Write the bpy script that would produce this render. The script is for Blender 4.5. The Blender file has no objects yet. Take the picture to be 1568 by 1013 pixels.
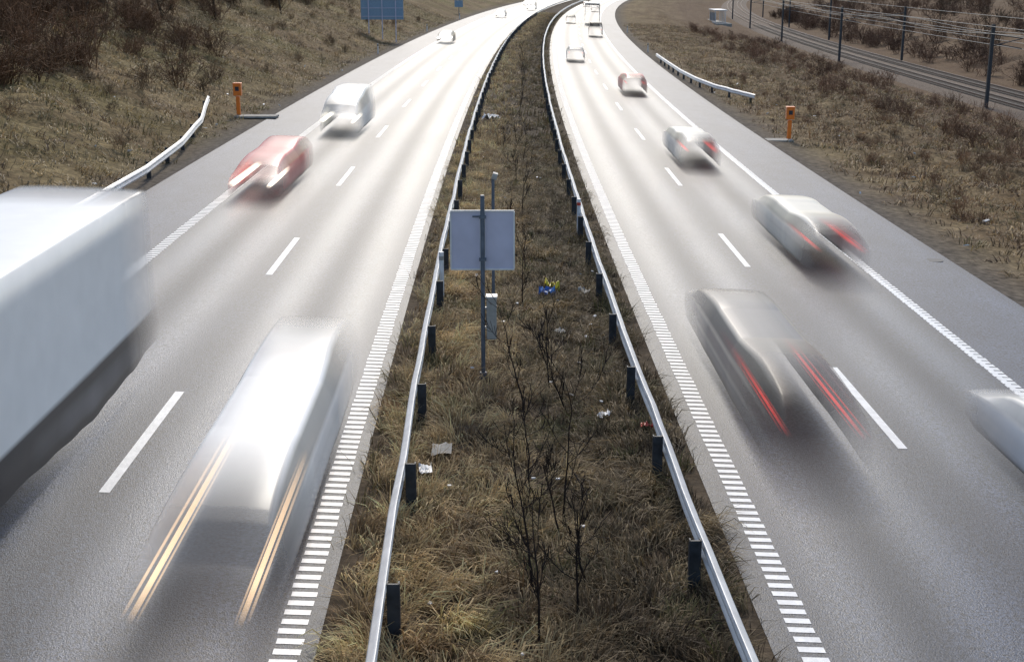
import bpy, math, numpy as np, random
from mathutils import Vector
rng=np.random.default_rng(7); random.seed(7)
S=bpy.context.scene
COL=S.collection
def c(Y):
    Y=np.asarray(Y,float); return .68-.02*Y+.000167*Y*Y
BANK=.039
_ph=rng.uniform(0,6.28,(40,)); _dr=rng.uniform(0,6.28,(40,))
def nz(x,y,s,k=0,n=6):
    x=np.asarray(x,float);y=np.asarray(y,float);r=0
    for i in range(n):
        j=(i*3+k*5)%40; f=(1.0+.37*i)/s
        r=r+np.sin((x*np.cos(_dr[j])+y*np.sin(_dr[j]))*f*6.28+_ph[j]+1.3*np.sin((x*np.cos(_dr[(j+7)%40])+y*np.sin(_dr[(j+7)%40]))*f*3.1))
    return r/n*1.4
PO=[-400,-120,-60,-38,-31,-15.2,-14,-12.95,-2.75,-2.3,-1.2,0,1.2,2.3,2.75,13.1,14.5,17,22,30,41,43.5,57,62,78,110,200,400]
PZ=[14,11,8.5,7.6,6.4,.62,.5,.505,.107,.07,-.03,-.10,-.12,-.11,-.107,-.51,-.62,-.75,-1.0,-2.3,-4.4,-4.7,-4.7,-4.2,-.8,1.2,4,10]
def ground(off,Y):
    off=np.asarray(off,float)
    z=np.interp(off,PO,PZ)
    a=np.clip((np.abs(off)-14.3)/6,0,1)*np.where((off>42)&(off<58),.1,1)
    z=z+a*(.35*nz(off,Y,14,1)+.16*nz(off,Y,3.5,2)+.10*nz(off,Y,1.9,8))
    m=np.clip((2.4-np.abs(off))/1.0,0,1)
    return z+m*.06*nz(off,Y,1.6,3)
def P(off,Y,z=0):
    return np.stack([c(Y)+off+0*np.asarray(Y,float),np.asarray(Y,float)+0*off,-BANK*np.asarray(off,float)+z+0*np.asarray(Y,float)],-1)
def G(off,Y,z=0):
    off=np.asarray(off,float);Y=np.asarray(Y,float)
    return np.stack([c(Y)+off,Y,ground(off,Y)+z],-1)
def mk(name,V,F,mat,col=None,attrs=None,smooth=False,parent=None):
    V=np.asarray(V,np.float32).reshape(-1,3); F=np.asarray(F,np.int32); k=F.shape[1]
    me=bpy.data.meshes.new(name)
    me.vertices.add(len(V)); me.vertices.foreach_set('co',V.ravel())
    me.loops.add(F.size); me.loops.foreach_set('vertex_index',F.ravel())
    me.polygons.add(len(F)); me.polygons.foreach_set('loop_start',np.arange(0,F.size,k,dtype=np.int32))
    me.polygons.foreach_set('loop_total',np.full(len(F),k,np.int32))
    me.update(calc_edges=True); me.validate()
    if smooth: me.polygons.foreach_set('use_smooth',np.ones(len(me.polygons),bool))
    A=dict(attrs or {})
    if col is not None: A['Col']=col
    for n,a in A.items():
        a=np.asarray(a,np.float32).reshape(len(V),-1)
        if a.shape[1]==3: a=np.concatenate([a,np.ones((len(V),1),np.float32)],1)
        at=me.color_attributes.new(n,'FLOAT_COLOR','POINT'); at.data.foreach_set('color',a.ravel())
    if mat: me.materials.append(mat)
    o=bpy.data.objects.new(name,me); COL.objects.link(o)
    if parent: o.parent=parent
    return o
def gridF(nu,nv):
    i=np.arange(nu-1)[:,None]*nv+np.arange(nv-1)[None,:]
    return np.stack([i,i+nv,i+nv+1,i+1],-1).reshape(-1,4)
class B:
    def __init__(s): s.V=[];s.F=[];s.n=0
    def add(s,V,F):
        V=np.asarray(V,float).reshape(-1,3);F=np.asarray(F)
        s.V.append(V);s.F.append(F+s.n);s.n+=len(V)
    def box(s,cx,cy,cz,sx,sy,sz,rot=0,tilt=0):
        v=np.array([[x,y,z] for x in(-.5,.5) for y in(-.5,.5) for z in(-.5,.5)])*[sx,sy,sz]
        if tilt: ct,st=math.cos(tilt),math.sin(tilt); v=v@np.array([[ct,0,-st],[0,1,0],[st,0,ct]])
        cr,sr=math.cos(rot),math.sin(rot); v=v@np.array([[cr,sr,0],[-sr,cr,0],[0,0,1]])
        s.add(v+[cx,cy,cz],[[0,1,3,2],[4,6,7,5],[0,4,5,1],[2,3,7,6],[0,2,6,4],[1,5,7,3]])
    def cyl(s,p0,p1,r0,r1=None,n=12,cap=True):
        r1=r0 if r1 is None else r1
        p0=np.array(p0,float);p1=np.array(p1,float);d=p1-p0;d/=np.linalg.norm(d)
        a=np.cross(d,[0,0,1] if abs(d[2])<.9 else [1,0,0]);a/=np.linalg.norm(a);b=np.cross(d,a)
        t=np.arange(n)*2*math.pi/n
        ring=np.cos(t)[:,None]*a+np.sin(t)[:,None]*b
        V=np.concatenate([p0+ring*r0,p1+ring*r1,[p0],[p1]])
        F=[[i,(i+1)%n,n+(i+1)%n,n+i] for i in range(n)]
        if cap: F+=[[2*n,(i+1)%n,i,i] for i in range(n)]+[[2*n+1,n+i,n+(i+1)%n,n+(i+1)%n] for i in range(n)]
        s.add(V,F)
    def obj(s,name,mat,parent=None,bevel=0):
        V=np.concatenate(s.V);F=np.concatenate(s.F)
        me=bpy.data.meshes.new(name)
        fs=[]
        for f in F.tolist():
            g=[]
            for i in f:
                if i not in g:g.append(i)
            fs.append(g)
        me.from_pydata(V.tolist(),[],fs); me.update(); me.materials.append(mat)
        o=bpy.data.objects.new(name,me);COL.objects.link(o)
        if parent:o.parent=parent
        if bevel:
            m=o.modifiers.new('b','BEVEL');m.width=bevel;m.segments=2;m.limit_method='ANGLE'
        return o
def empty(name):
    e=bpy.data.objects.new(name,None);COL.objects.link(e);e.empty_display_size=.3;return e
def mat(name,base=(.5,.5,.5),rough=.6,metal=0,var=.25,scale=6,bump=0,attr=None,spec=.5,bscale=None,detail=6,alpharough=False,transl=0,stain=0):
    m=bpy.data.materials.new(name);m.use_nodes=True;nt=m.node_tree;N=nt.nodes;L=nt.links
    b=N['Principled BSDF'];b.inputs['Roughness'].default_value=rough;b.inputs['Metallic'].default_value=metal
    b.inputs['Specular IOR Level'].default_value=spec
    tc=N.new('ShaderNodeTexCoord');n=N.new('ShaderNodeTexNoise');n.inputs['Scale'].default_value=scale;n.inputs['Detail'].default_value=detail
    L.new(tc.outputs['Object'],n.inputs['Vector'])
    mr=N.new('ShaderNodeMapRange');mr.inputs['From Min'].default_value=.3;mr.inputs['From Max'].default_value=.7
    mr.inputs['To Min'].default_value=1-var;mr.inputs['To Max'].default_value=1+var
    L.new(n.outputs['Fac'],mr.inputs['Value'])
    fac=mr.outputs['Result']
    if stain:
        n3=N.new('ShaderNodeTexNoise');n3.inputs['Scale'].default_value=.9;n3.inputs['Detail'].default_value=9;n3.inputs['Roughness'].default_value=.65
        mp=N.new('ShaderNodeMapping');mp.inputs['Scale'].default_value=(1.4,.22,1);L.new(tc.outputs['Object'],mp.inputs['Vector']);L.new(mp.outputs[0],n3.inputs['Vector'])
        m3=N.new('ShaderNodeMapRange');m3.inputs['From Min'].default_value=.3;m3.inputs['From Max'].default_value=.7;m3.inputs['To Min'].default_value=1-stain;m3.inputs['To Max'].default_value=1+stain
        L.new(n3.outputs['Fac'],m3.inputs['Value']);mm=N.new('ShaderNodeMath');mm.operation='MULTIPLY';L.new(fac,mm.inputs[0]);L.new(m3.outputs[0],mm.inputs[1]);fac=mm.outputs[0]
    vm=N.new('ShaderNodeVectorMath');vm.operation='SCALE'
    if attr:
        a=N.new('ShaderNodeVertexColor');a.layer_name=attr;L.new(a.outputs['Color'],vm.inputs[0])
        if alpharough: L.new(a.outputs['Alpha'],b.inputs['Roughness'])
    else: vm.inputs[0].default_value=base
    L.new(fac,vm.inputs['Scale'])
    L.new(vm.outputs['Vector'],b.inputs['Base Color'])
    if transl:
        t=N.new('ShaderNodeBsdfTranslucent');L.new(vm.outputs['Vector'],t.inputs['Color']);mx=N.new('ShaderNodeMixShader');mx.inputs[0].default_value=transl
        L.new(b.outputs[0],mx.inputs[1]);L.new(t.outputs[0],mx.inputs[2]);L.new(mx.outputs[0],N['Material Output'].inputs['Surface'])
    if bump:
        bn=N.new('ShaderNodeBump');bn.inputs['Strength'].default_value=bump;bn.inputs['Distance'].default_value=.03
        n2=N.new('ShaderNodeTexNoise');n2.inputs['Scale'].default_value=bscale or scale*3;n2.inputs['Detail'].default_value=8
        L.new(tc.outputs['Object'],n2.inputs['Vector']);L.new(n2.outputs['Fac'],bn.inputs['Height']);L.new(bn.outputs['Normal'],b.inputs['Normal'])
    return m
M_asph=mat('asphalt',attr='Col',var=.9,scale=22,bump=.35,bscale=50,detail=4,spec=.5,alpharough=True,stain=.18)
M_paint=mat('road_paint',(.88,.88,.87),rough=.45,var=.12,scale=5,bump=.2)
M_soil=mat('soil',attr='Col',rough=.95,var=.5,scale=4,bump=1,bscale=9,spec=.1,detail=10)
M_grass=mat('dry_grass',attr='Col',rough=.6,var=.25,scale=1.5,spec=.3,transl=.35)
M_twig=mat('twigs',attr='Col',rough=.8,var=.3,scale=2,spec=.2)
M_galv=mat('galvanised_steel',(.78,.77,.75),rough=.42,metal=.1,var=.15,scale=3,bump=.05)
M_post=mat('weathered_post',(.035,.04,.048),rough=.6,var=.4,scale=9)
M_ballast=mat('ballast',(.14,.10,.07),rough=.95,var=.6,scale=7,bump=1)
M_rail=mat('rail_steel',(.14,.10,.085),rough=.4,metal=.6,var=.2)
M_sleeper=mat('sleeper',(.18,.15,.12),rough=.9,var=.3)
M_orange=mat('orange_paint',(.92,.22,.02),rough=.4,var=.08)
M_blue=mat('sign_blue',(.24,.36,.48),rough=.45,var=.08)
M_signback=mat('sign_back',(.60,.59,.71),rough=.45,metal=.05,var=.08,scale=2,bump=.03)
M_grey=mat('grey_steel',(.13,.155,.19),rough=.5,metal=.3,var=.2)
M_cab=mat('cabinet_paint',(.38,.37,.34),rough=.5,var=.15)
M_conc=mat('concrete',(.38,.36,.32),rough=.9,var=.2,scale=6,bump=.3)
M_white=mat('white_plastic',(.78,.79,.8),rough=.5,var=.1)
M_yel=mat('yellow_plastic',(.75,.62,.03),rough=.4,var=.1)
M_blu2=mat('blue_plastic',(.04,.16,.5),rough=.4,var=.1)
M_red=mat('red_plastic',(.6,.06,.04),rough=.4,var=.1)
M_brick=mat('pale_render',(.55,.54,.52),rough=.8,var=.12)
M_glass=mat('dark_glass',(.03,.04,.05),rough=.1,var=.1)
def veh_mat():
    m=bpy.data.materials.new('moving_vehicle_paint');m.use_nodes=True;nt=m.node_tree;N=nt.nodes;L=nt.links
    b=N['Principled BSDF'];b.inputs['Roughness'].default_value=.42;b.inputs['Coat Weight'].default_value=.12;b.inputs['Coat Roughness'].default_value=.2
    a=N.new('ShaderNodeVertexColor');a.layer_name='Col'
    g=N.new('ShaderNodeVertexColor');g.layer_name='Glow'
    n=N.new('ShaderNodeTexNoise');n.inputs['Scale'].default_value=2.;tc=N.new('ShaderNodeTexCoord');L.new(tc.outputs['Object'],n.inputs['Vector'])
    mr=N.new('ShaderNodeMapRange');mr.inputs['To Min'].default_value=.93;mr.inputs['To Max'].default_value=1.07;L.new(n.outputs['Fac'],mr.inputs['Value'])
    vm=N.new('ShaderNodeVectorMath');vm.operation='SCALE';L.new(a.outputs['Color'],vm.inputs[0]);L.new(mr.outputs['Result'],vm.inputs['Scale'])
    L.new(vm.outputs['Vector'],b.inputs['Base Color'])
    L.new(a.outputs['Alpha'],b.inputs['Alpha'])
    e=N.new('ShaderNodeEmission');L.new(g.outputs['Color'],e.inputs['Color']);e.inputs['Strength'].default_value=1
    ad=N.new('ShaderNodeAddShader');L.new(b.outputs[0],ad.inputs[0]);L.new(e.outputs[0],ad.inputs[1])
    L.new(ad.outputs[0],N['Material Output'].inputs['Surface'])
    return m
M_veh=veh_mat()
# ---------- terrain ----------
offs=np.unique(np.concatenate([np.arange(-400,-60,20),np.arange(-60,-40,.9),np.arange(-40,-13,.5),[-13.0,-12.95,-8,-2.9],np.arange(-2.75,2.76,.25),[2.9,8,13.05,13.1],np.arange(13.5,46,.5),np.arange(46,64,.9),np.arange(64,120,3),np.arange(120,401,20)]))
Ys=np.concatenate([np.arange(-40,110,.6),np.arange(110,300,2.5),np.arange(300,520,8),np.arange(520,1801,80)])
OO,YY=np.meshgrid(offs,Ys)
ZZ=ground(OO,YY); road=(np.abs(OO)>2.76)&(OO>-12.94)&(OO<13.09); ZZ=np.where(road,-BANK*OO-.03,ZZ-.012)
V=np.stack([c(YY)+OO,YY,ZZ],-1)
n1=nz(OO,YY,9,4)*.5+.5;n2=nz(OO,YY,2.3,5)*.5+.5;n3=nz(OO,YY,30,6)*.5+.5
straw=np.array([.30,.225,.12]);brown=np.array([.13,.083,.045]);green=np.array([.145,.13,.045]);dirt=np.array([.12,.104,.088])
def mixc(a,b,t): t=np.clip(t,0,1)[...,None]; return a*(1-t)+b*t
Cc=mixc(brown+0*V,straw,n1*.9); Cc=mixc(Cc,green,(n3-.3)*np.where(OO<0,1.0,.3)); Cc=mixc(Cc,brown*.7,(n2-.45)*1.0)
Cc=mixc(Cc,brown+0*V,np.clip((-OO-25)/8,0,1)*.7)
Cc=mixc(Cc,dirt,np.clip(1-(np.abs(OO)-13)/2.6,0,1)); Cc=mixc(Cc,np.array([.08,.055,.03])+0*V,(np.abs(OO)<2.8)*.7)
Cc=mixc(Cc,np.array([.13,.08,.052])+0*V,np.clip((OO-18)/14,0,1)*.7)
fld=np.clip((OO-95)/30,0,1); Cc=mixc(Cc,np.array([.18,.135,.085])+0*V,fld*.7)
mk('ground',V,gridF(*OO.shape),M_soil,col=Cc,smooth=True)
# ---------- roads ----------
def roadsheet(name,o0,o1,lanes):
    of=np.arange(o0,o1+.001,(o1-o0)/90); Y=np.concatenate([np.arange(-30,120,.8),np.arange(120,520,5),np.arange(520,1801,60)])
    O,YY=np.meshgrid(of,Y); V=P(O,YY,0)
    v=np.full(O.shape,.047); r=np.full(O.shape,.50)
    for lc in lanes:
        for d in(-.85,.85):
            w=np.exp(-((O-lc-d)/.42)**2); v+= .034*w; r-= .13*w*(1+.25*nz(O,YY,30,21))
        w=np.exp(-((O-lc)/.3)**2);v-= .008*w; r+=.03*w
    sh=np.abs(O)>10.3; v=np.where(sh,.080+.010*nz(O,YY,3,9),v); r=np.where(sh,.55,r)
    v*=1+.12*nz(O*3,YY,25,7)+.06*nz(O,YY,4,8)
    for k in range(10):
        a=rng.uniform(10,150);l=rng.uniform(8,40);q=rng.choice(lanes)
        v=np.where((np.abs(O-q)<1.75)&(YY>a)&(YY<a+l),v*rng.uniform(.88,1.1),v)
    ed=np.minimum(O-o0,o1-O); v*=np.where(ed<.3,.8,1)
    C=np.concatenate([v[...,None]*np.array([.76,.94,1.38]),r[...,None]],-1)
    mk(name,V,gridF(*O.shape),M_asph,col=C,smooth=True)
roadsheet('road',-12.95,-2.75,(-4.8,-8.4)); roadsheet('road',2.75,13.1,(4.85,8.4))
mb=B()
def strip(o,w,y0,y1,step=4.):
    n=max(2,int((y1-y0)/step)+1);Y=np.linspace(y0,y1,n)
    V=np.stack([P(o-w/2,Y,.005),P(o+w/2,Y,.005)],1).reshape(-1,3)
    mb.add(V,gridF(n,2))
def bars(o,w,y0,y1,per,ln):
    Y=np.arange(y0,y1,per)+rng.uniform(-.006,.006,len(np.arange(y0,y1,per)))
    j=rng.uniform(-.012,.012,len(Y))
    V=np.stack([P(o-w/2+j,Y,.005),P(o+w/2+j,Y,.005),P(o+w/2+j,Y+ln,.005),P(o-w/2+j,Y+ln,.005)],1).reshape(-1,3)
    mb.add(V,np.arange(len(V)).reshape(-1,4))
for o in(-3.10,3.24,-10.1): bars(o,.33,-10,110,.25,.135); strip(o,.26,110.2,900)
bars(10.12,.30,-10,110,.25,.19); strip(10.12,.24,110.2,900); strip(10.06,.12,-10,110)
for k in range(-2,60):
    strip(-6.56,.17,18.7+15*k,23.7+15*k,2.5); strip(6.6,.17,22.0+15*k,27.0+15*k,2.5)
mb.obj('road_markings',M_paint)
# ---------- guardrails ----------
prof=np.array([(0,-.155),(.0,-.13),(.055,-.10),(.075,-.075),(.055,-.05),(0,-.02),(0,.02),(.055,.05),(.075,.075),(.055,.10),(0,.13),(-.03,.16)])
def guardrail(name,path,side,ph,top=.72,lastpost=260):
    e=empty(name); Y,O=path
    base=G(O,Y); zc=base[:,2]+top-.155
    pr=np.concatenate([prof,prof[::-1]-[.014,.004]])
    V=np.zeros((len(Y),len(pr),3))
    V[:,:,0]=base[:,0][:,None]+side*(pr[:,0]+.05)[None]; V[:,:,1]=Y[:,None]; V[:,:,2]=zc[:,None]+pr[:,1][None]
    mk('beam',V,gridF(len(Y),len(pr)),M_galv,parent=e)
    b=B();y=ph
    while y<min(lastpost,Y.max()):
        if y>Y.min():
            o=float(np.interp(y,Y,O)); p=G(o,y); w=rng.uniform(-.06,.06); h=top+.0+rng.uniform(-.03,.03)
            b.box(p[0]-side*.075,y,p[2]+h/2-.15,.15,.03,h+.3,rot=w)
            b.box(p[0]-side*.005,y+.04,p[2]+h/2-.15,.02,.09,h+.3,rot=w)
            b.box(p[0]-side*.145,y+.04,p[2]+h/2-.15,.02,.09,h+.3,rot=w)
        y+=4.0
    b.obj('posts',M_post,parent=e)
Yr=np.concatenate([np.arange(-6,120,1.),np.arange(120,700,5)])
def wob(Y,k): return .025*nz(Y,Y*0,17,k)+.012*nz(Y,Y*0,5,k+1)+.11*np.clip((26-Y)/14,0,1.2)
guardrail('guardrail',(Yr,-2.03+wob(Yr,3)),-1,2.6)
guardrail('guardrail',(Yr,2.05+wob(Yr,4)),1,4.2)
Yl=np.arange(-5,72,1.); guardrail('guardrail',(Yl,np.interp(Yl,[0,40,48,56,64,71],[-13.4,-13.4,-13.5,-14.1,-15.1,-16.3])),1,1.,top=.6)
Yl=np.arange(90,136,1.); guardrail('guardrail',(Yl,np.interp(Yl,[90,93,98,104,112,136],[16.2,15.5,14.5,13.9,13.6,13.5])),-1,91.,top=.7)
# ---------- vehicles ----------
def car_def(kind,color,L,tail_red=(.45,.01,.01)):
    color=np.array(color,float); glass=np.array([.02,.025,.03]);dark=np.array([.015,.015,.017])
    if kind=='lorry':
        tx=[0,.03,.12,.3,2.3,2.34,2.55,2.6,L-.02,L]; tz=[.5,1.2,2.6,3.1,3.15,1.2,1.2,3.5,3.5,1.0]
        wl=[0,.3,L-.1,L];wv=[1.18,1.25,1.27,1.27]; rwf=lambda x:np.interp(x,wl,wv)-.035
        wheels=[1.4,L-4.2,L-2.9,L-1.6];wr=.5;belt=1.15;sill=.45
    elif kind=='van':
        tx=[0,.03,.15,.35,.95,1.75,2.1,L-.1,L-.03,L];tz=[.4,.75,.9,1.0,1.2,1.85,1.95,1.93,1.5,.5]
        wl=[0,.3,.7,L-.3,L];wv=[.75,.9,.95,.95,.9];rwf=lambda x:np.interp(x,[0,.9,1.7,L],[.78,.82,.76,.76])
        wheels=[.9,L-1.0];wr=.34;belt=1.1;sill=.24
    elif kind=='sedan':
        tx=[0,.03,.15,.4,1.35,2.1,2.4,3.2,3.8,4.25,L-.05,L];tz=[.35,.58,.68,.76,.92,1.34,1.42,1.40,1.08,1.03,.9,.42]
        wl=[0,.3,.6,L-.5,L];wv=[.7,.84,.88,.87,.74];rwf=lambda x:np.interp(x,[0,1.3,2.0,3.3,3.9,L],[.66,.76,.58,.57,.72,.66])
        wheels=[.88,L-.95];wr=.32;belt=.9;sill=.22
    else:
        tx=[0,.03,.15,.4,1.2,1.95,2.25,L-.95,L-.6,L-.15,L-.04,L];tz=[.35,.6,.7,.8,.97,1.42,1.49,1.46,1.40,.98,.85,.42]
        wl=[0,.3,.6,L-.5,L];wv=[.7,.84,.88,.87,.77];rwf=lambda x:np.interp(x,[0,1.2,1.9,L-.7,L-.15,L],[.66,.77,.6,.58,.68,.66])
        wheels=[.85,L-.85];wr=.32;belt=.93;sill=.22
    ns,ng,nt=9,5,10
    def f(x):
        n=len(x); top=np.interp(x,tx,tz); w=np.interp(x,wl,wv); rw=np.minimum(rwf(x),w-.03)
        zb=np.full(n,sill)
        for wx in wheels:
            dx=np.abs(x-wx); zb=np.where(dx<wr,np.minimum(zb,wr-np.sqrt(np.maximum(wr*wr-dx*dx,0))+.01),zb)
        bz=np.minimum(belt,top-.04)
        Yp=[];Zp=[];C=[]
        def push(y,z,col): Yp.append(y);Zp.append(z);C.append(col)
        for i in range(ns):
            t=i/(ns-1); z=zb+(bz-zb)*t; bulge=.02*np.sin(t*3.14)
            col=np.tile(color,(n,1))
            if kind=='lorry': col=np.where((z<1.1)[:,None],dark*2,col)
            else: col=np.where((z<sill+.08)[:,None],dark*1.5,col)
            for wx in wheels:
                d=np.hypot(x-wx,z-wr); col=np.where((d<wr*1.08)[:,None],dark,col); col=np.where((d<wr*.6)[:,None],np.array([.3,.3,.31]),col)
            if kind!='lorry':
                hl=(x<.38)&(z>.52)&(z<.8); col=np.where(hl[:,None],[.7,.7,.7],col)
                tl=(x>L-.25)&(z>.62); col=np.where(tl[:,None],tail_red,col)
            push(w+bulge-.02,z,col)
        for i in range(1,ng+1):
            t=i/ng; y=(w-.02)+(rw-(w-.02))*t**1.2; z=bz+(top-.03-bz)*t
            isg=(top-bz>.22)&(t<.92)&(t>.05)
            if kind=='lorry': isg=isg&(x<1.5)&(x>.5)&(z>1.8)&(z<2.6)
            if kind=='van': isg=isg&(x<2.9)
            for px in ([2.85] if kind!='lorry' else []): isg&=np.abs(x-px)>.05
            push(y,z,np.where(isg[:,None],glass,color+np.zeros((n,3))))
        for i in range(1,nt+1):
            t=i/nt; y=rw*(1-t); z=top-.03+(.035*(1-(1-t)**4)); ay=y/np.maximum(rw,.01)
            col=np.tile(color,(n,1))
            if kind=='lorry':
                g=(x<.2)&(z>1.75)&(z<2.8); col=np.where(g[:,None],glass,col)
                dk=(x>2.3)&(x<2.58); col=np.where(dk[:,None],dark,col)
                rr=(x>L-.03)&(z<1.5); col=np.where(rr[:,None],dark,col)
            else:
                ws0,ws1={'van':(1.0,1.72),'sedan':(1.4,2.1)}.get(kind,(1.25,1.95))
                g=(x>ws0)&(x<ws1)&(ay<.93); col=np.where(g[:,None],glass,col)
                r0,r1={'van':(L-.08,L-.03),'sedan':(3.25,3.8)}.get(kind,(L-.6,L-.18)); g=(x>r0)&(x<r1)&(ay<.9); col=np.where(g[:,None],glass,col)
                fr=(x<.13)&(z>.35); col=np.where((fr&(ay<.6))[:,None],dark*2,col)
                hl=(x<.28)&(ay>.66)&(z>.5); col=np.where(hl[:,None],[.75,.75,.75],col)
                tl=(x>L-.12)&(ay>.72)&(z>.55); col=np.where(tl[:,None],tail_red,col)
                pl=((x<.05)|(x>L-.05))&(ay<.3)&(z>.45)&(z<.7); col=np.where(pl[:,None],[.7,.7,.7],col)
            push(y,z,col)
        Y=np.stack(Yp,1);Z=np.stack(Zp,1);C=np.stack(C,1)
        return np.concatenate([Y,-Y[:,-2::-1]],1),np.concatenate([Z,Z[:,-2::-1]],1),np.concatenate([C,C[:,-2::-1]],1)
    return f
def vehicle(name,kind,color,off,Y0,D,heading,L=None,hmix=.3,p=1.0,gain=1.25,dx=.05,lamp=1.2,lcol=None,lr=.045,chrome=0):
    L=L or {'lorry':14,'van':4.9,'sedan':4.6,'hatch':4.2}[kind]
    f=car_def(kind,color,L); nx=int((L+D)/dx)+1; X=np.linspace(0,L+D,nx)
    T=max(8,int(D/.02)); ts=np.linspace(0,D,T)
    acc=None
    for t in ts:
        xs=X-t; m=(xs>=-1e-6)&(xs<=L+1e-6)
        Yp,Z,C=f(np.clip(xs,0,L)); mm=m[:,None]
        if acc is None: acc=[Yp*0,Z*0,C*0,np.zeros(nx),Z*0]
        acc[0]+=Yp*mm;acc[1]+=Z*mm;acc[2]+=C*mm[...,None];acc[3]+=m;acc[4]=np.maximum(acc[4],Z*mm)
    n=np.maximum(acc[3],1)[:,None]
    zm=acc[4]
    Yp=acc[0]/n;Z=(acc[1]/n)*(1-hmix)+zm*hmix;C=acc[2]/n[...,None]
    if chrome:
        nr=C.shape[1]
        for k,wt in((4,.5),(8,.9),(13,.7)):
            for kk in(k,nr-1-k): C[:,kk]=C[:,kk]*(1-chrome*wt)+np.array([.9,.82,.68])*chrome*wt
    cov=np.clip(acc[3]/T,0,1); a=np.clip(gain*cov**p,0,.98); a[0]=0;a[-1]=0
    a=np.repeat(a[:,None],Yp.shape[1],1)
    def wy(x): return Y0+x if heading<0 else Y0+(L+D)-x
    Yw=wy(X); O=off+Yp; V=np.stack([c(Yw)[:,None]+O,Yw[:,None]+0*O,-BANK*O+Z+.01],-1)
    A=np.concatenate([C,a[...,None]],-1)
    e=empty(name)
    mk('body',V,gridF(*Yp.shape),M_veh,attrs={'Col':A,'Glow':C*0},smooth=True,parent=e)
    if lamp>0:
        head=heading<0
        xl=np.linspace(0,D,40)+(.12 if head else L-.1); yy=wy(xl)
        pr=np.clip(np.minimum(np.arange(40),np.arange(40)[::-1])/ (6 if head else 12),0,1)
        col=np.array(lcol if lcol else ((1,.80,.55) if head else (.85,.03,.02)))
        hw={'lorry':.95,'van':.72}.get(kind,.62); z={'lorry':.85,'van':.78}.get(kind,.66) if head else {'lorry':1.,'van':.95}.get(kind,.84)
        for s in(-1,1):
            for k,(dy,dz,rr,ww) in enumerate(((0,0,lr,1),(.09,.03,lr*.5,.6),(-.07,-.02,lr*.35,.45))):
                t=np.arange(8)*2*math.pi/8
                oo=off+s*(hw+dy)+rr*np.cos(t)[None]+0*yy[:,None]; zz=-BANK*oo+z+dz+rr*np.sin(t)[None]
                V=np.stack([c(yy)[:,None]+oo,yy[:,None]+0*oo,zz],-1)
                fr=(V[:,:,0]*0+1)
                Gs=(pr*lamp*ww)[:,None,None]*col*fr[...,None]*.5
                A=np.concatenate([np.broadcast_to(col,V.shape),(pr*.08)[:,None,None]*fr[...,None]],-1)
                F=np.concatenate([gridF(40,8),np.stack([np.arange(39)*8+7,np.arange(1,40)*8+7,np.arange(1,40)*8,np.arange(39)*8],1)])
                mk(('headlight' if head else 'tail_light')+'_streak',V,F,M_veh,attrs={'Col':A,'Glow':Gs},smooth=True,parent=e)
    return e
WH=(.92,.92,.90)
vehicle('lorry','lorry',WH,-8.68,9.0,3.2,-1,L=13.6,lamp=0,p=.8)
vehicle('white_estate_car','hatch',(1,1,.98),-4.12,13.3,7.4,-1,L=4.9,lamp=1.2,lcol=(1,.66,.36),lr=.035,p=1.5,gain=1.95)
vehicle('red_car','hatch',(.62,.003,.015),-8.9,43.7,5.6,-1,lamp=2.6,lcol=(1,.86,.7),lr=.07,gain=1.6)
vehicle('white_van','van',(.85,.86,.83),-8.35,62.5,4.4,-1,lamp=1.4,lcol=(1,.92,.75),lr=.07)
vehicle('dark_car','sedan',(.06,.06,.05),-8.9,148,4,-1,lamp=4,lcol=(1,.97,.9),lr=.11)
vehicle('silver_car','hatch',(.6,.6,.62),-7.6,238,4,-1,lamp=4,lcol=(1,.97,.9),lr=.12)
vehicle('white_van','van',WH,-5.0,290,4,-1,lamp=3,lcol=(1,.97,.9),lr=.12)
vehicle('silver_car','sedan',(.5,.5,.52),-8.5,325,4,-1,lamp=4,lcol=(1,.97,.9),lr=.14)
vehicle('dark_grey_car','hatch',(.085,.09,.11),4.72,19.9,6.8,1,lamp=.8,L=4.5,p=1.0,gain=1.35,lr=.025,chrome=.65)
vehicle('silver_car','hatch',(.9,.86,.74),8.9,35.3,5.8,1,lamp=.6,lr=.035,gain=1.5,chrome=.45)
vehicle('white_hatchback','hatch',(.9,.87,.78),8.05,56,4.8,1,lamp=.6,lr=.045,gain=1.4)
vehicle('red_car','hatch',(.6,.004,.03),8.3,92,3.4,1,lamp=.4,gain=1.6)
vehicle('silver_car','hatch',(.65,.72,.78),5.2,126,3,1,lamp=.4)
vehicle('dark_van','van',(.04,.045,.05),8.7,180,3,1,lamp=.7)
vehicle('lorry','lorry',(.10,.25,.38),8.7,222,3,1,L=12,lamp=0,dx=.1)
vehicle('dark_car','hatch',(.06,.08,.08),5.1,226,3,1,lamp=.6)
vehicle('silver_car','sedan',(.5,.5,.5),8.6,300,3,1,lamp=.6)
vehicle('dark_car','sedan',(.05,.05,.06),5.1,345,3,1,lamp=.6)
vehicle('white_estate_car','hatch',(1,1,.97),8.95,13.6,5.5,1,L=4.7,lamp=.3,gain=1.6,chrome=.3)
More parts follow.
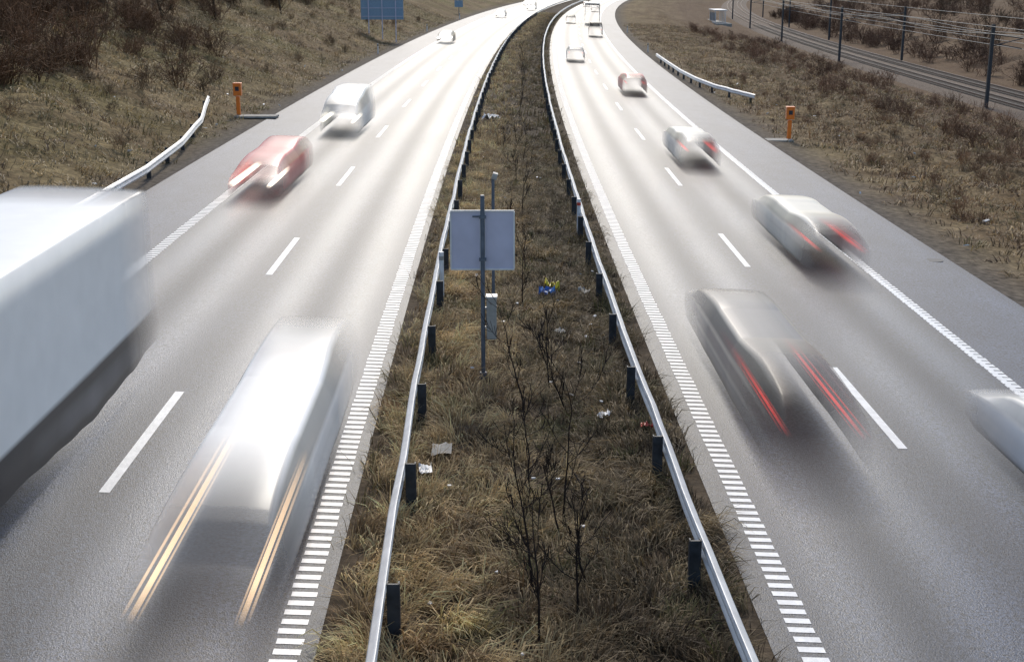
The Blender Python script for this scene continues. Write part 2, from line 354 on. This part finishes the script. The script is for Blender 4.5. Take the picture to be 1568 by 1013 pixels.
# ---------- tubes / plants ----------
def tubes(segs):
    segs=np.asarray(segs,float);p0=segs[:,0:3];p1=segs[:,3:6];r0=segs[:,6];r1=segs[:,7]
    d=p1-p0;d/=np.maximum(np.linalg.norm(d,axis=1,keepdims=True),1e-6)
    h=np.where(np.abs(d[:,2:3])<.9,[[0,0,1.]],[[1.,0,0]]);a=np.cross(d,h);a/=np.linalg.norm(a,axis=1,keepdims=True);b=np.cross(d,a)
    Vs=[]
    for p,r in((p0,r0),(p1,r1)):
        for k in range(3):
            t=k*2.0944; Vs.append(p+(math.cos(t)*a+math.sin(t)*b)*r[:,None])
    V=np.stack(Vs,1).reshape(-1,3); i=np.arange(len(segs))[:,None]*6
    F=np.stack([i+np.array([k,(k+1)%3,3+(k+1)%3,3+k]) for k in range(3)],1).reshape(-1,4)
    return V,F
def grow(segs,p,d,L,r,depth,nseg=4,wob=.18,kids=(3,5),up=.15,spread=.7,ratio=.55,rmin=.004):
    d=np.array(d,float);d/=np.linalg.norm(d);p=np.array(p,float);pts=[(p.copy(),d.copy(),r)]
    for i in range(nseg):
        d=d+rng.normal(0,wob,3)+[0,0,up*.5];d/=np.linalg.norm(d);q=p+d*L/nseg
        r2=max(r*(1-.75*(i+1)/nseg),rmin); rr=max(r*(1-.75*i/nseg),rmin)
        segs.append([*p,*q,rr,r2]);p=q;pts.append((p.copy(),d.copy(),r2))
    if depth>0:
        for k in range(rng.integers(*kids)):
            t=rng.uniform(.25,1)*nseg;i=min(int(t),nseg-1);fr=t-i
            pp=pts[i][0]*(1-fr)+pts[i+1][0]*fr; dd=pts[i][1]+rng.normal(0,spread,3)
            grow(segs,pp,dd,L*ratio*rng.uniform(.7,1.2),max(pts[i][2]*.6,rmin),depth-1,max(2,nseg-1),wob,kids,up,spread,ratio,rmin)
def plantobj(name,segs,col):
    V,F=tubes(segs); C=np.tile(np.array(col),(len(V),1))*rng.uniform(.8,1.2,(len(V)//6,1)).repeat(6,0)
    return mk(name,V,F,M_twig,col=C)
def px2off(px,py,gz=-.1):
    Dn=2171*(7.855-gz)/(py+40);Y=Dn-.27*(7.855-gz);return (px-784)*Dn/2092-float(c(Y)),Y
for px,py,h in [(865,800,2.6),(815,905,2.4),(880,955,1.9),(805,640,2.2),(842,600,1.7),(800,470,1.7),(870,640,1.6),(800,330,1.8),(790,285,1.7),(800,250,1.6),(770,230,1.2),(825,990,1.9),(900,900,1.2),(812,760,1.5),(790,215,1.8),(795,180,1.8),(720,215,.9),(860,830,1.3),(800,150,2),(805,125,2),(800,100,2),(778,350,1.2)]:
    o,Y=px2off(px,py); o=np.clip(o,-1.7,1.7); s=[]
    b=G(o,Y); grow(s,[b[0],b[1],b[2]-.05],[rng.normal(0,.08),rng.normal(0,.08),1],h,.02,2,9,.10,(7,11),.25,.6,.32,.0048)
    plantobj('bare_sapling',s,(.03,.021,.018))
def bushproto(n,depth=2,r=.014,rmin=.008):
    s=[]
    for i in range(n):
        a=rng.uniform(0,6.28);t=rng.uniform(.1,.9)
        grow(s,[rng.normal(0,.18),rng.normal(0,.18),-.05],[math.cos(a)*t,math.sin(a)*t,1],rng.uniform(.6,1.1),r,depth,3,.18,(3,5),.1,.65,.5,rmin)
    return tubes(s)
protos=[bushproto(18),bushproto(14),bushproto(28,1)]
def scatter(name,pts,zs=1.0):
    Vs=[];Fs=[];Cs=[];n=0
    for o,y,s,cl in pts:
        V,F=protos[rng.integers(0,3)];a=rng.uniform(0,6.28);ca,sa=math.cos(a),math.sin(a)
        W=V@np.array([[ca,sa,0],[-sa,ca,0],[0,0,1]])*[s,s,s*zs*rng.uniform(.7,1.1)]+G(o,y)
        Vs.append(W);Fs.append(F+n);n+=len(W);Cs.append(np.tile(cl,(len(W),1))*rng.uniform(.7,1.3,(len(W)//6,1)).repeat(6,0))
    return mk(name,np.concatenate(Vs),np.concatenate(Fs),M_twig,col=np.concatenate(Cs))
pts=[]
def addb(o,y,s,col): pts.append((o,y,s,np.array(col)*rng.uniform(.7,1.4)))
bc=(.19,.115,.068)
for i in range(250): addb(-rng.uniform(25,44),rng.uniform(50,190),rng.uniform(1.2,2.8),bc)
for i in range(160): addb(-rng.uniform(21.5,33),rng.uniform(46,95),rng.uniform(.7,2.0),(.18,.105,.06))
for i in range(90): addb(-rng.uniform(16,26),rng.uniform(45,200),rng.uniform(.25,.8),(.22,.15,.09))
for o,y,s in[(-18.6,74,1.6),(-19.5,71,1.3),(-22,62,1.8),(-24,76,2.0),(-21,84,1.5),(-18,80,1.0),(-20,90,1.6)]: addb(o,y,s,bc)
scatter('roadside_shrubs',pts)
pts=[]
bc=(.22,.13,.082)
for i in range(170): addb(rng.uniform(24,42),rng.uniform(45,240),rng.uniform(.6,1.5),bc)
for i in range(220): addb(rng.uniform(16,30),rng.uniform(36,120),rng.uniform(.25,.65),(.24,.145,.085))
for i in range(260): addb(57.5+rng.power(.7)*50,rng.uniform(125,420),rng.uniform(1.5,3.6),(.15,.09,.06))
scatter('roadside_shrubs',pts)
for o,y,h in[(-25,112,6),(-27,120,7),(-29,104,6),(-24,135,6),(-33,85,7),(-31,95,6),(-36,78,7),(-30,150,7),(-27,165,6),(-30,72,5),(-26,100,5),(-28,88,6),(70,240,6),(85,300,8),(66,190,5)]:
    s=[];b=G(o,y);grow(s,[b[0],b[1],b[2]-.1],[rng.normal(0,.1),rng.normal(0,.1),1],h,.11,4,7,.12,(4,7),.2,.75,.5,.014)
    plantobj('bare_tree',s,(.10,.07,.045))
# ---------- grass ----------
def grass(name,to,ty,nb,ln,wd,colf,rad,flat=.45,k=11,dk=.5):
    n=len(to);o=np.repeat(to,nb);y=np.repeat(ty,nb);N=len(o)
    ro=rng.normal(0,1,N)*rad;ry=rng.normal(0,1,N)*rad
    fa=np.repeat(nz(to,ty,5,k)*2.2+rng.normal(0,.5,n)+1.2,nb)
    ang=fa+rng.normal(0,.45,N)
    ll=np.repeat(ln*rng.uniform(.6,1.3,n),nb)*rng.uniform(.5,1.15,N)
    base=G(o+ro,y+ry,-.01)
    dx=np.cos(ang)+ro/rad*.35;dy=np.sin(ang)+ry/rad*.35;q=np.hypot(dx,dy);dx/=q;dy/=q
    fl=np.clip(rng.normal(flat,.18,N)+np.repeat(rng.normal(0,.12,n),nb),.05,1.25)
    h1=ll*.5*np.cos(fl*1.0);r1=ll*.5*np.sin(fl*1.0)
    h2=h1+ll*.5*np.cos(fl*2.4);r2=r1+ll*.5*np.sin(fl*2.4)
    h2=np.maximum(h2,.02)
    m=base+np.stack([dx*r1,dy*r1,h1],1);t=base+np.stack([dx*r2,dy*r2,h2],1)
    px=-dy;py=dx;tw=rng.normal(0,.4,N)
    w=wd*rng.uniform(.6,1.3,N)
    sv=np.stack([px*w,py*w,w*tw],1)
    V=np.stack([base-sv*.5,base+sv*.5,m-sv*.45,m+sv*.45,t-sv*.08,t+sv*.08],1).reshape(-1,3)
    i=np.arange(N)[:,None]*6
    F=np.concatenate([i+[0,1,3,2],i+[2,3,5,4]],1).reshape(-1,4)
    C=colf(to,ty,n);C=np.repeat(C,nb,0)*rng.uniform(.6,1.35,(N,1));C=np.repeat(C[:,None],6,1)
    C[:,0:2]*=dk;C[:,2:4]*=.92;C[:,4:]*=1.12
    return mk(name,V,F,M_grass,col=np.minimum(C.reshape(-1,3),.9))
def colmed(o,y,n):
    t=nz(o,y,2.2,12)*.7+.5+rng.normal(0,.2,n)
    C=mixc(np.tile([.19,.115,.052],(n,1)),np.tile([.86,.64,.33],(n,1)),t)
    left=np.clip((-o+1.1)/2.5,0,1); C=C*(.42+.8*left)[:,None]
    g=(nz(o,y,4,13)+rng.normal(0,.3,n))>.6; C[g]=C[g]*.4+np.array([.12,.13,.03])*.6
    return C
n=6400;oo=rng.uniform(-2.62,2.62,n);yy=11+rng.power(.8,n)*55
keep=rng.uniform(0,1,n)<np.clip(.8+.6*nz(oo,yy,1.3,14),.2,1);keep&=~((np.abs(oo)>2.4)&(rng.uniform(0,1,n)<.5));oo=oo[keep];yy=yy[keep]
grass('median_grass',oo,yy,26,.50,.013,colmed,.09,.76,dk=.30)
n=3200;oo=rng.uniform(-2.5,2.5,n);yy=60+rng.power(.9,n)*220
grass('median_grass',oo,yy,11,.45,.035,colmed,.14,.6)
def colbl(o,y,n):
    t=nz(o,y,9,4)*.6+.5+rng.normal(0,.22,n)
    C=mixc(np.tile([.21,.14,.075],(n,1)),np.tile([.58,.44,.235],(n,1)),t)
    g=(nz(o,y,20,6)+rng.normal(0,.35,n))>.3;C[g]=C[g]*.55+np.array([.20,.19,.05])*.45
    return C
n=13000;oo=-(14.0+rng.power(1.2,n)*24);yy=28+rng.power(.9,n)*200
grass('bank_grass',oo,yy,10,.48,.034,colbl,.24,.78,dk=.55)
def colbr(o,y,n):
    t=nz(o,y,4,15)*.6+.35+rng.normal(0,.25,n)
    C=mixc(np.tile([.17,.098,.052],(n,1)),np.tile([.56,.40,.20],(n,1)),t)
    g=(nz(o,y,12,16)+rng.normal(0,.35,n))>.5;C[g]=C[g]*.5+np.array([.18,.17,.05])*.5
    return C
n=15000;oo=14.4+rng.power(1.0,n)*28;yy=28+rng.power(.85,n)*210
k=~((oo<16.2)&(rng.uniform(0,1,n)<.55));oo=oo[k];yy=yy[k]
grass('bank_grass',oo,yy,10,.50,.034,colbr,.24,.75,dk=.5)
# ---------- median sign ----------
o,Y=px2off(738,583,-.1);b0=G(o,Y);x0,y0,z0=b0
x0+=.03
e=empty('traffic_sign')
b=B();b.cyl((x0,y0,z0-.2),(x0,y0,3.68),.042,n=16);b.cyl((x0,y0,z0-.02),(x0,y0,z0+.1),.1,.07,n=16)
b.obj('post',M_grey,e)
b=B();b.box(x0-.005,y0+.075,2.775,1.24,.02,1.2);b.obj('panel',M_signback,e,bevel=.008)
b=B()
for zz in(2.19,3.36): b.box(x0-.005,y0+.06,zz,1.26,.04,.03)
for xx in(-.63,.62): b.box(x0+xx,y0+.06,2.775,.03,.04,1.14)
for xx in(-.05,.045): b.box(x0+xx,y0+.055,2.775,.012,.03,1.14)
b.obj('frame',M_galv,e)
b=B()
for zz in(2.4,3.25): b.box(x0,y0,zz,.14,.11,.05)
b.box(x0-.12,y0+.05,3.25,.16,.02,.03);b.obj('clamps',M_grey,e)
b=B();b.box(x0+.17,y0+.05,1.2,.2,.22,.86);b.obj('cabinet',M_cab,e,bevel=.02)
b=B();b.box(x0+.17,y0+.05,1.645,.23,.26,.03);b.box(x0+.05,y0+.05,1.4,.08,.05,.04);b.box(x0+.05,y0+.05,1.0,.08,.05,.04);b.obj('cabinet_lid',M_galv,e)
q=[-.42,29.,-.1];e=empty('detector_post')
b=B();b.cyl((q[0],q[1],q[2]-.1),(q[0],q[1],3.5),.035);b.obj('post',M_grey,e)
b=B();b.box(q[0]+.04,q[1],3.55,.11,.26,.13,tilt=.3);b.cyl((q[0]+.04,q[1]-.13,3.55),(q[0]+.04,q[1]-.17,3.55),.045);b.obj('detector_head',M_cab,e)
for o,Y in((-2.1,32.),(2.1,41.)):
    q=G(o,Y);e=empty('marker_post');xx=q[0]+.14*np.sign(-o);b=B();b.cyl((xx,q[1],q[2]),(xx,q[1],q[2]+1.15),.06,n=14);b.obj('tube',M_white,e)
    b=B();b.cyl((xx,q[1],q[2]+.95),(xx,q[1],q[2]+1.05),.063,n=14);b.obj('reflector',M_red if o>0 else M_cab,e)
# ---------- SOS phones ----------
for o,Y in((-14.6,70.6),(14.5,69.8)):
    q=G(o,Y);e=empty('emergency_telephone')
    b=B();b.box(q[0],q[1],q[2]+.5,.2,.18,1.1);b.obj('pedestal',M_orange,e,bevel=.03)
    b=B();b.box(q[0],q[1],q[2]+1.4,.42,.34,.62);b.box(q[0],q[1]-.01,q[2]+1.73,.46,.4,.05);b.obj('housing',M_orange,e,bevel=.04)
    b=B();b.box(q[0],q[1]-.175,q[2]+1.45,.2,.02,.22);b.obj('handset_door',M_post,e)
    b=B();s=1 if o<0 else -1;b.box(q[0]+s*1.0,q[1]-.3,q[2]+.03,2.2,1.0,.1);b.obj('base_slab',M_conc,e)
e=empty('direction_sign');o=-15.8;Y=150.;q=G(o,Y)
b=B();b.box(q[0],q[1],4.6,4.7,.06,3.3);b.obj('panel',M_blue,e,bevel=.02)
b=B()
for zz in(3.3,4.2,5.1,6.): b.box(q[0],q[1]-.06,zz,4.6,.05,.06)
for xx in(-1.5,0,1.5): b.box(q[0]+xx,q[1]-.09,3.2,.1,.1,6.)
b.obj('frame',M_signback,e)
e=empty('traffic_sign');Y=245.;q=G(-15.4,Y);b=B();b.cyl((q[0],q[1],q[2]-.2),(q[0],q[1],q[2]+2.2),.06);b.obj('post',M_grey,e)
b=B();b.box(q[0],q[1]-.06,q[2]+1.9,1.5,.04,1.2);b.obj('panel',M_blue,e)
for o,Y in((-13.6,128),(-13.6,178),(13.7,150),(13.7,200),(-13.6,228)):
    q=G(o,Y);e=empty('delineator_post');b=B();b.box(q[0],q[1],q[2]+.45,.11,.06,1.);b.obj('post',M_white,e,bevel=.02);b=B();b.box(q[0],q[1],q[2]+.8,.115,.07,.14);b.obj('band',M_post,e)
b=B();q=P(12.6,39.);b.cyl((q[0],q[1],q[2]-.02),(q[0],q[1],q[2]+.008),.26,n=24);b.obj('drain_cover',M_post)
def crumple(name,px,py,s,m,flat=.4):
    o,Y=px2off(px,py);q=G(o,Y,.18)
    g=7;u=np.linspace(-.5,.5,g);U,W=np.meshgrid(u,u);Z=rng.normal(0,.12*flat*2,U.shape)
    a=rng.uniform(0,3);X=U*np.cos(a)-W*np.sin(a)*.6;Yv=U*np.sin(a)+W*np.cos(a)*.6
    mk(name,np.stack([X,Yv,Z],-1)*s+q,gridF(g,g),m)
crumple('plastic_bag',845,450,.45,M_yel,.9);crumple('plastic_bag',838,458,.4,M_blu2,.9)
crumple('cardboard_sheet',677,712,.55,M_conc,.12);crumple('paper_sheet',652,742,.34,M_white,.25)
crumple('plastic_bag',925,647,.3,M_white,.5);crumple('plastic_bag',752,186,.9,M_white,.5);crumple('plastic_bag',990,664,.22,M_red,.5)
crumple('plastic_bag',895,455,.35,M_conc,.5);crumple('paper_sheet',857,518,.28,M_conc,.5)
lb=B()
for i in range(40):
    o=rng.uniform(-1.6,2.4);Y=11+rng.power(.8)*50;q=G(o,Y,.13);lb.box(q[0],q[1],q[2],rng.uniform(.03,.10),rng.uniform(.03,.08),.02,rot=rng.uniform(0,3),tilt=rng.normal(0,.4))
for i in range(34):
    o=rng.choice([-1,1])*rng.uniform(13.4,20);Y=rng.uniform(36,110);q=G(o,Y,.1);lb.box(q[0],q[1],q[2],rng.uniform(.05,.2),rng.uniform(.05,.18),.03,rot=rng.uniform(0,3),tilt=rng.normal(0,.4))
lb.obj('litter',M_white)
# ---------- railway ----------
Yv=np.concatenate([np.arange(40,700,6.)])
V=np.stack([np.stack([c(Yv)+o,Yv,np.full(len(Yv),z)],-1) for o,z in((44.6,-4.75),(45.8,-4.35),(53.6,-4.35),(54.8,-4.75))],1)
e=empty('railway');mk('ballast_bed',V,gridF(len(Yv),4),M_ballast,parent=e)
b=B()
for tr in(47.7,51.7):
    for g in(-.75,.75):
        pr=np.array([(-.035,0),(-.035,.17),(.035,.17),(.035,0)])
        V=np.stack([np.stack([c(Yv)+tr+g+a,Yv,np.full(len(Yv),-4.27+h)],-1) for a,h in pr],1);b.add(V,gridF(len(Yv),4))
b.obj('rails',M_rail,e)
b=B()
for tr in(47.7,51.7):
    for y in np.arange(90,330,.65): b.box(float(c(y))+tr,y,-4.31,2.5,.26,.12)
b.obj('sleepers',M_sleeper,e)
for side,Yp in((44.9,[68,128.6,198,258,320,385]),(54.6,[95,136,200,262,324,400])):
    for y in Yp:
        x=float(c(y))+side;s=1 if side<50 else -1;e2=empty('catenary_mast')
        b=B();b.box(x,y,-4.6+3.9,.30,.30,7.8)
        b.cyl((x,y,1.2),(x+s*2.9,y,1.9),.05,n=6);b.cyl((x,y,2.3),(x+s*2.9,y,1.9),.05,n=6);b.cyl((x+s*.6,y,1.35),(x+s*2.9,y,.95),.05,n=6)
        b.box(x-s*.3,y,3.0,.8,.1,.1);b.obj('mast_and_bracket',M_post,e2)
segs=[]
Yw=np.arange(40,440,10.)
for off,z in((47.75,1.9),(47.75,.9),(51.65,1.9),(51.65,.9),(44.4,3.05),(55.1,3.05),(44.4,2.4)):
    X=c(Yw)+off; zz=z+(.25*np.cos(Yw/62*6.28) if z==1.9 else 0*Yw)
    for i in range(len(Yw)-1): segs.append([X[i],Yw[i],zz[i],X[i+1],Yw[i+1],zz[i+1],.035,.035])
V,F=tubes(segs);mk('overhead_wires',V,F,M_cab)
e=empty('station_platform')
y=330;x=float(c(y))+40
b=B();b.box(x-2,y+25,-4.1,3.5,70,1.1);b.obj('platform',M_conc,e)
b=B();b.box(x-2.2,y,-.6,3,10,.2);b.obj('canopy',M_white,e)
b=B()
for i in range(5):
    for s in(-1,1): b.box(x-2.2+s*1.2,y-4.5+i*2.25,-2.1,.14,.14,2.9)
b.obj('columns',M_white,e)
b=B();b.box(x-3.3,y,-2.2,.06,9,2.0);b.obj('glazing',M_glass,e)
b=B()
for y in range(330,620,10): b.box(float(c(y))+118,y,3.0,.4,9.8,2.4)
b.obj('boundary_wall',M_brick)
# ---------- light ----------
el=math.radians(36);az=math.radians(0)
w=bpy.data.worlds.new('World');S.world=w;w.use_nodes=True;nt=w.node_tree
sk=nt.nodes.new('ShaderNodeTexSky');sk.sky_type='NISHITA';sk.sun_disc=False;sk.sun_elevation=el;sk.sun_rotation=az
sk.air_density=1.0;sk.dust_density=1.3;sk.ozone_density=1.2
nt.links.new(sk.outputs[0],nt.nodes['Background'].inputs[0]);nt.nodes['Background'].inputs[1].default_value=.15
ld=bpy.data.lights.new('sun','SUN');ld.energy=2.4;ld.angle=math.radians(10);ld.color=(1,.93,.82)
lo=bpy.data.objects.new('sun',ld);COL.objects.link(lo);lo.rotation_euler=(-(math.pi/2-el),0,-az)
cd=bpy.data.cameras.new('camera');cd.sensor_fit='HORIZONTAL';cd.sensor_width=36;cd.lens=36*2020/1568;cd.clip_end=5000;cd.clip_start=.1
co=bpy.data.objects.new('camera',cd);COL.objects.link(co);co.location=(0,0,7.855);co.rotation_euler=(math.radians(90-15.14),0,0)
S.camera=co
S.view_settings.view_transform='Standard';S.view_settings.look='None';S.view_settings.exposure=0
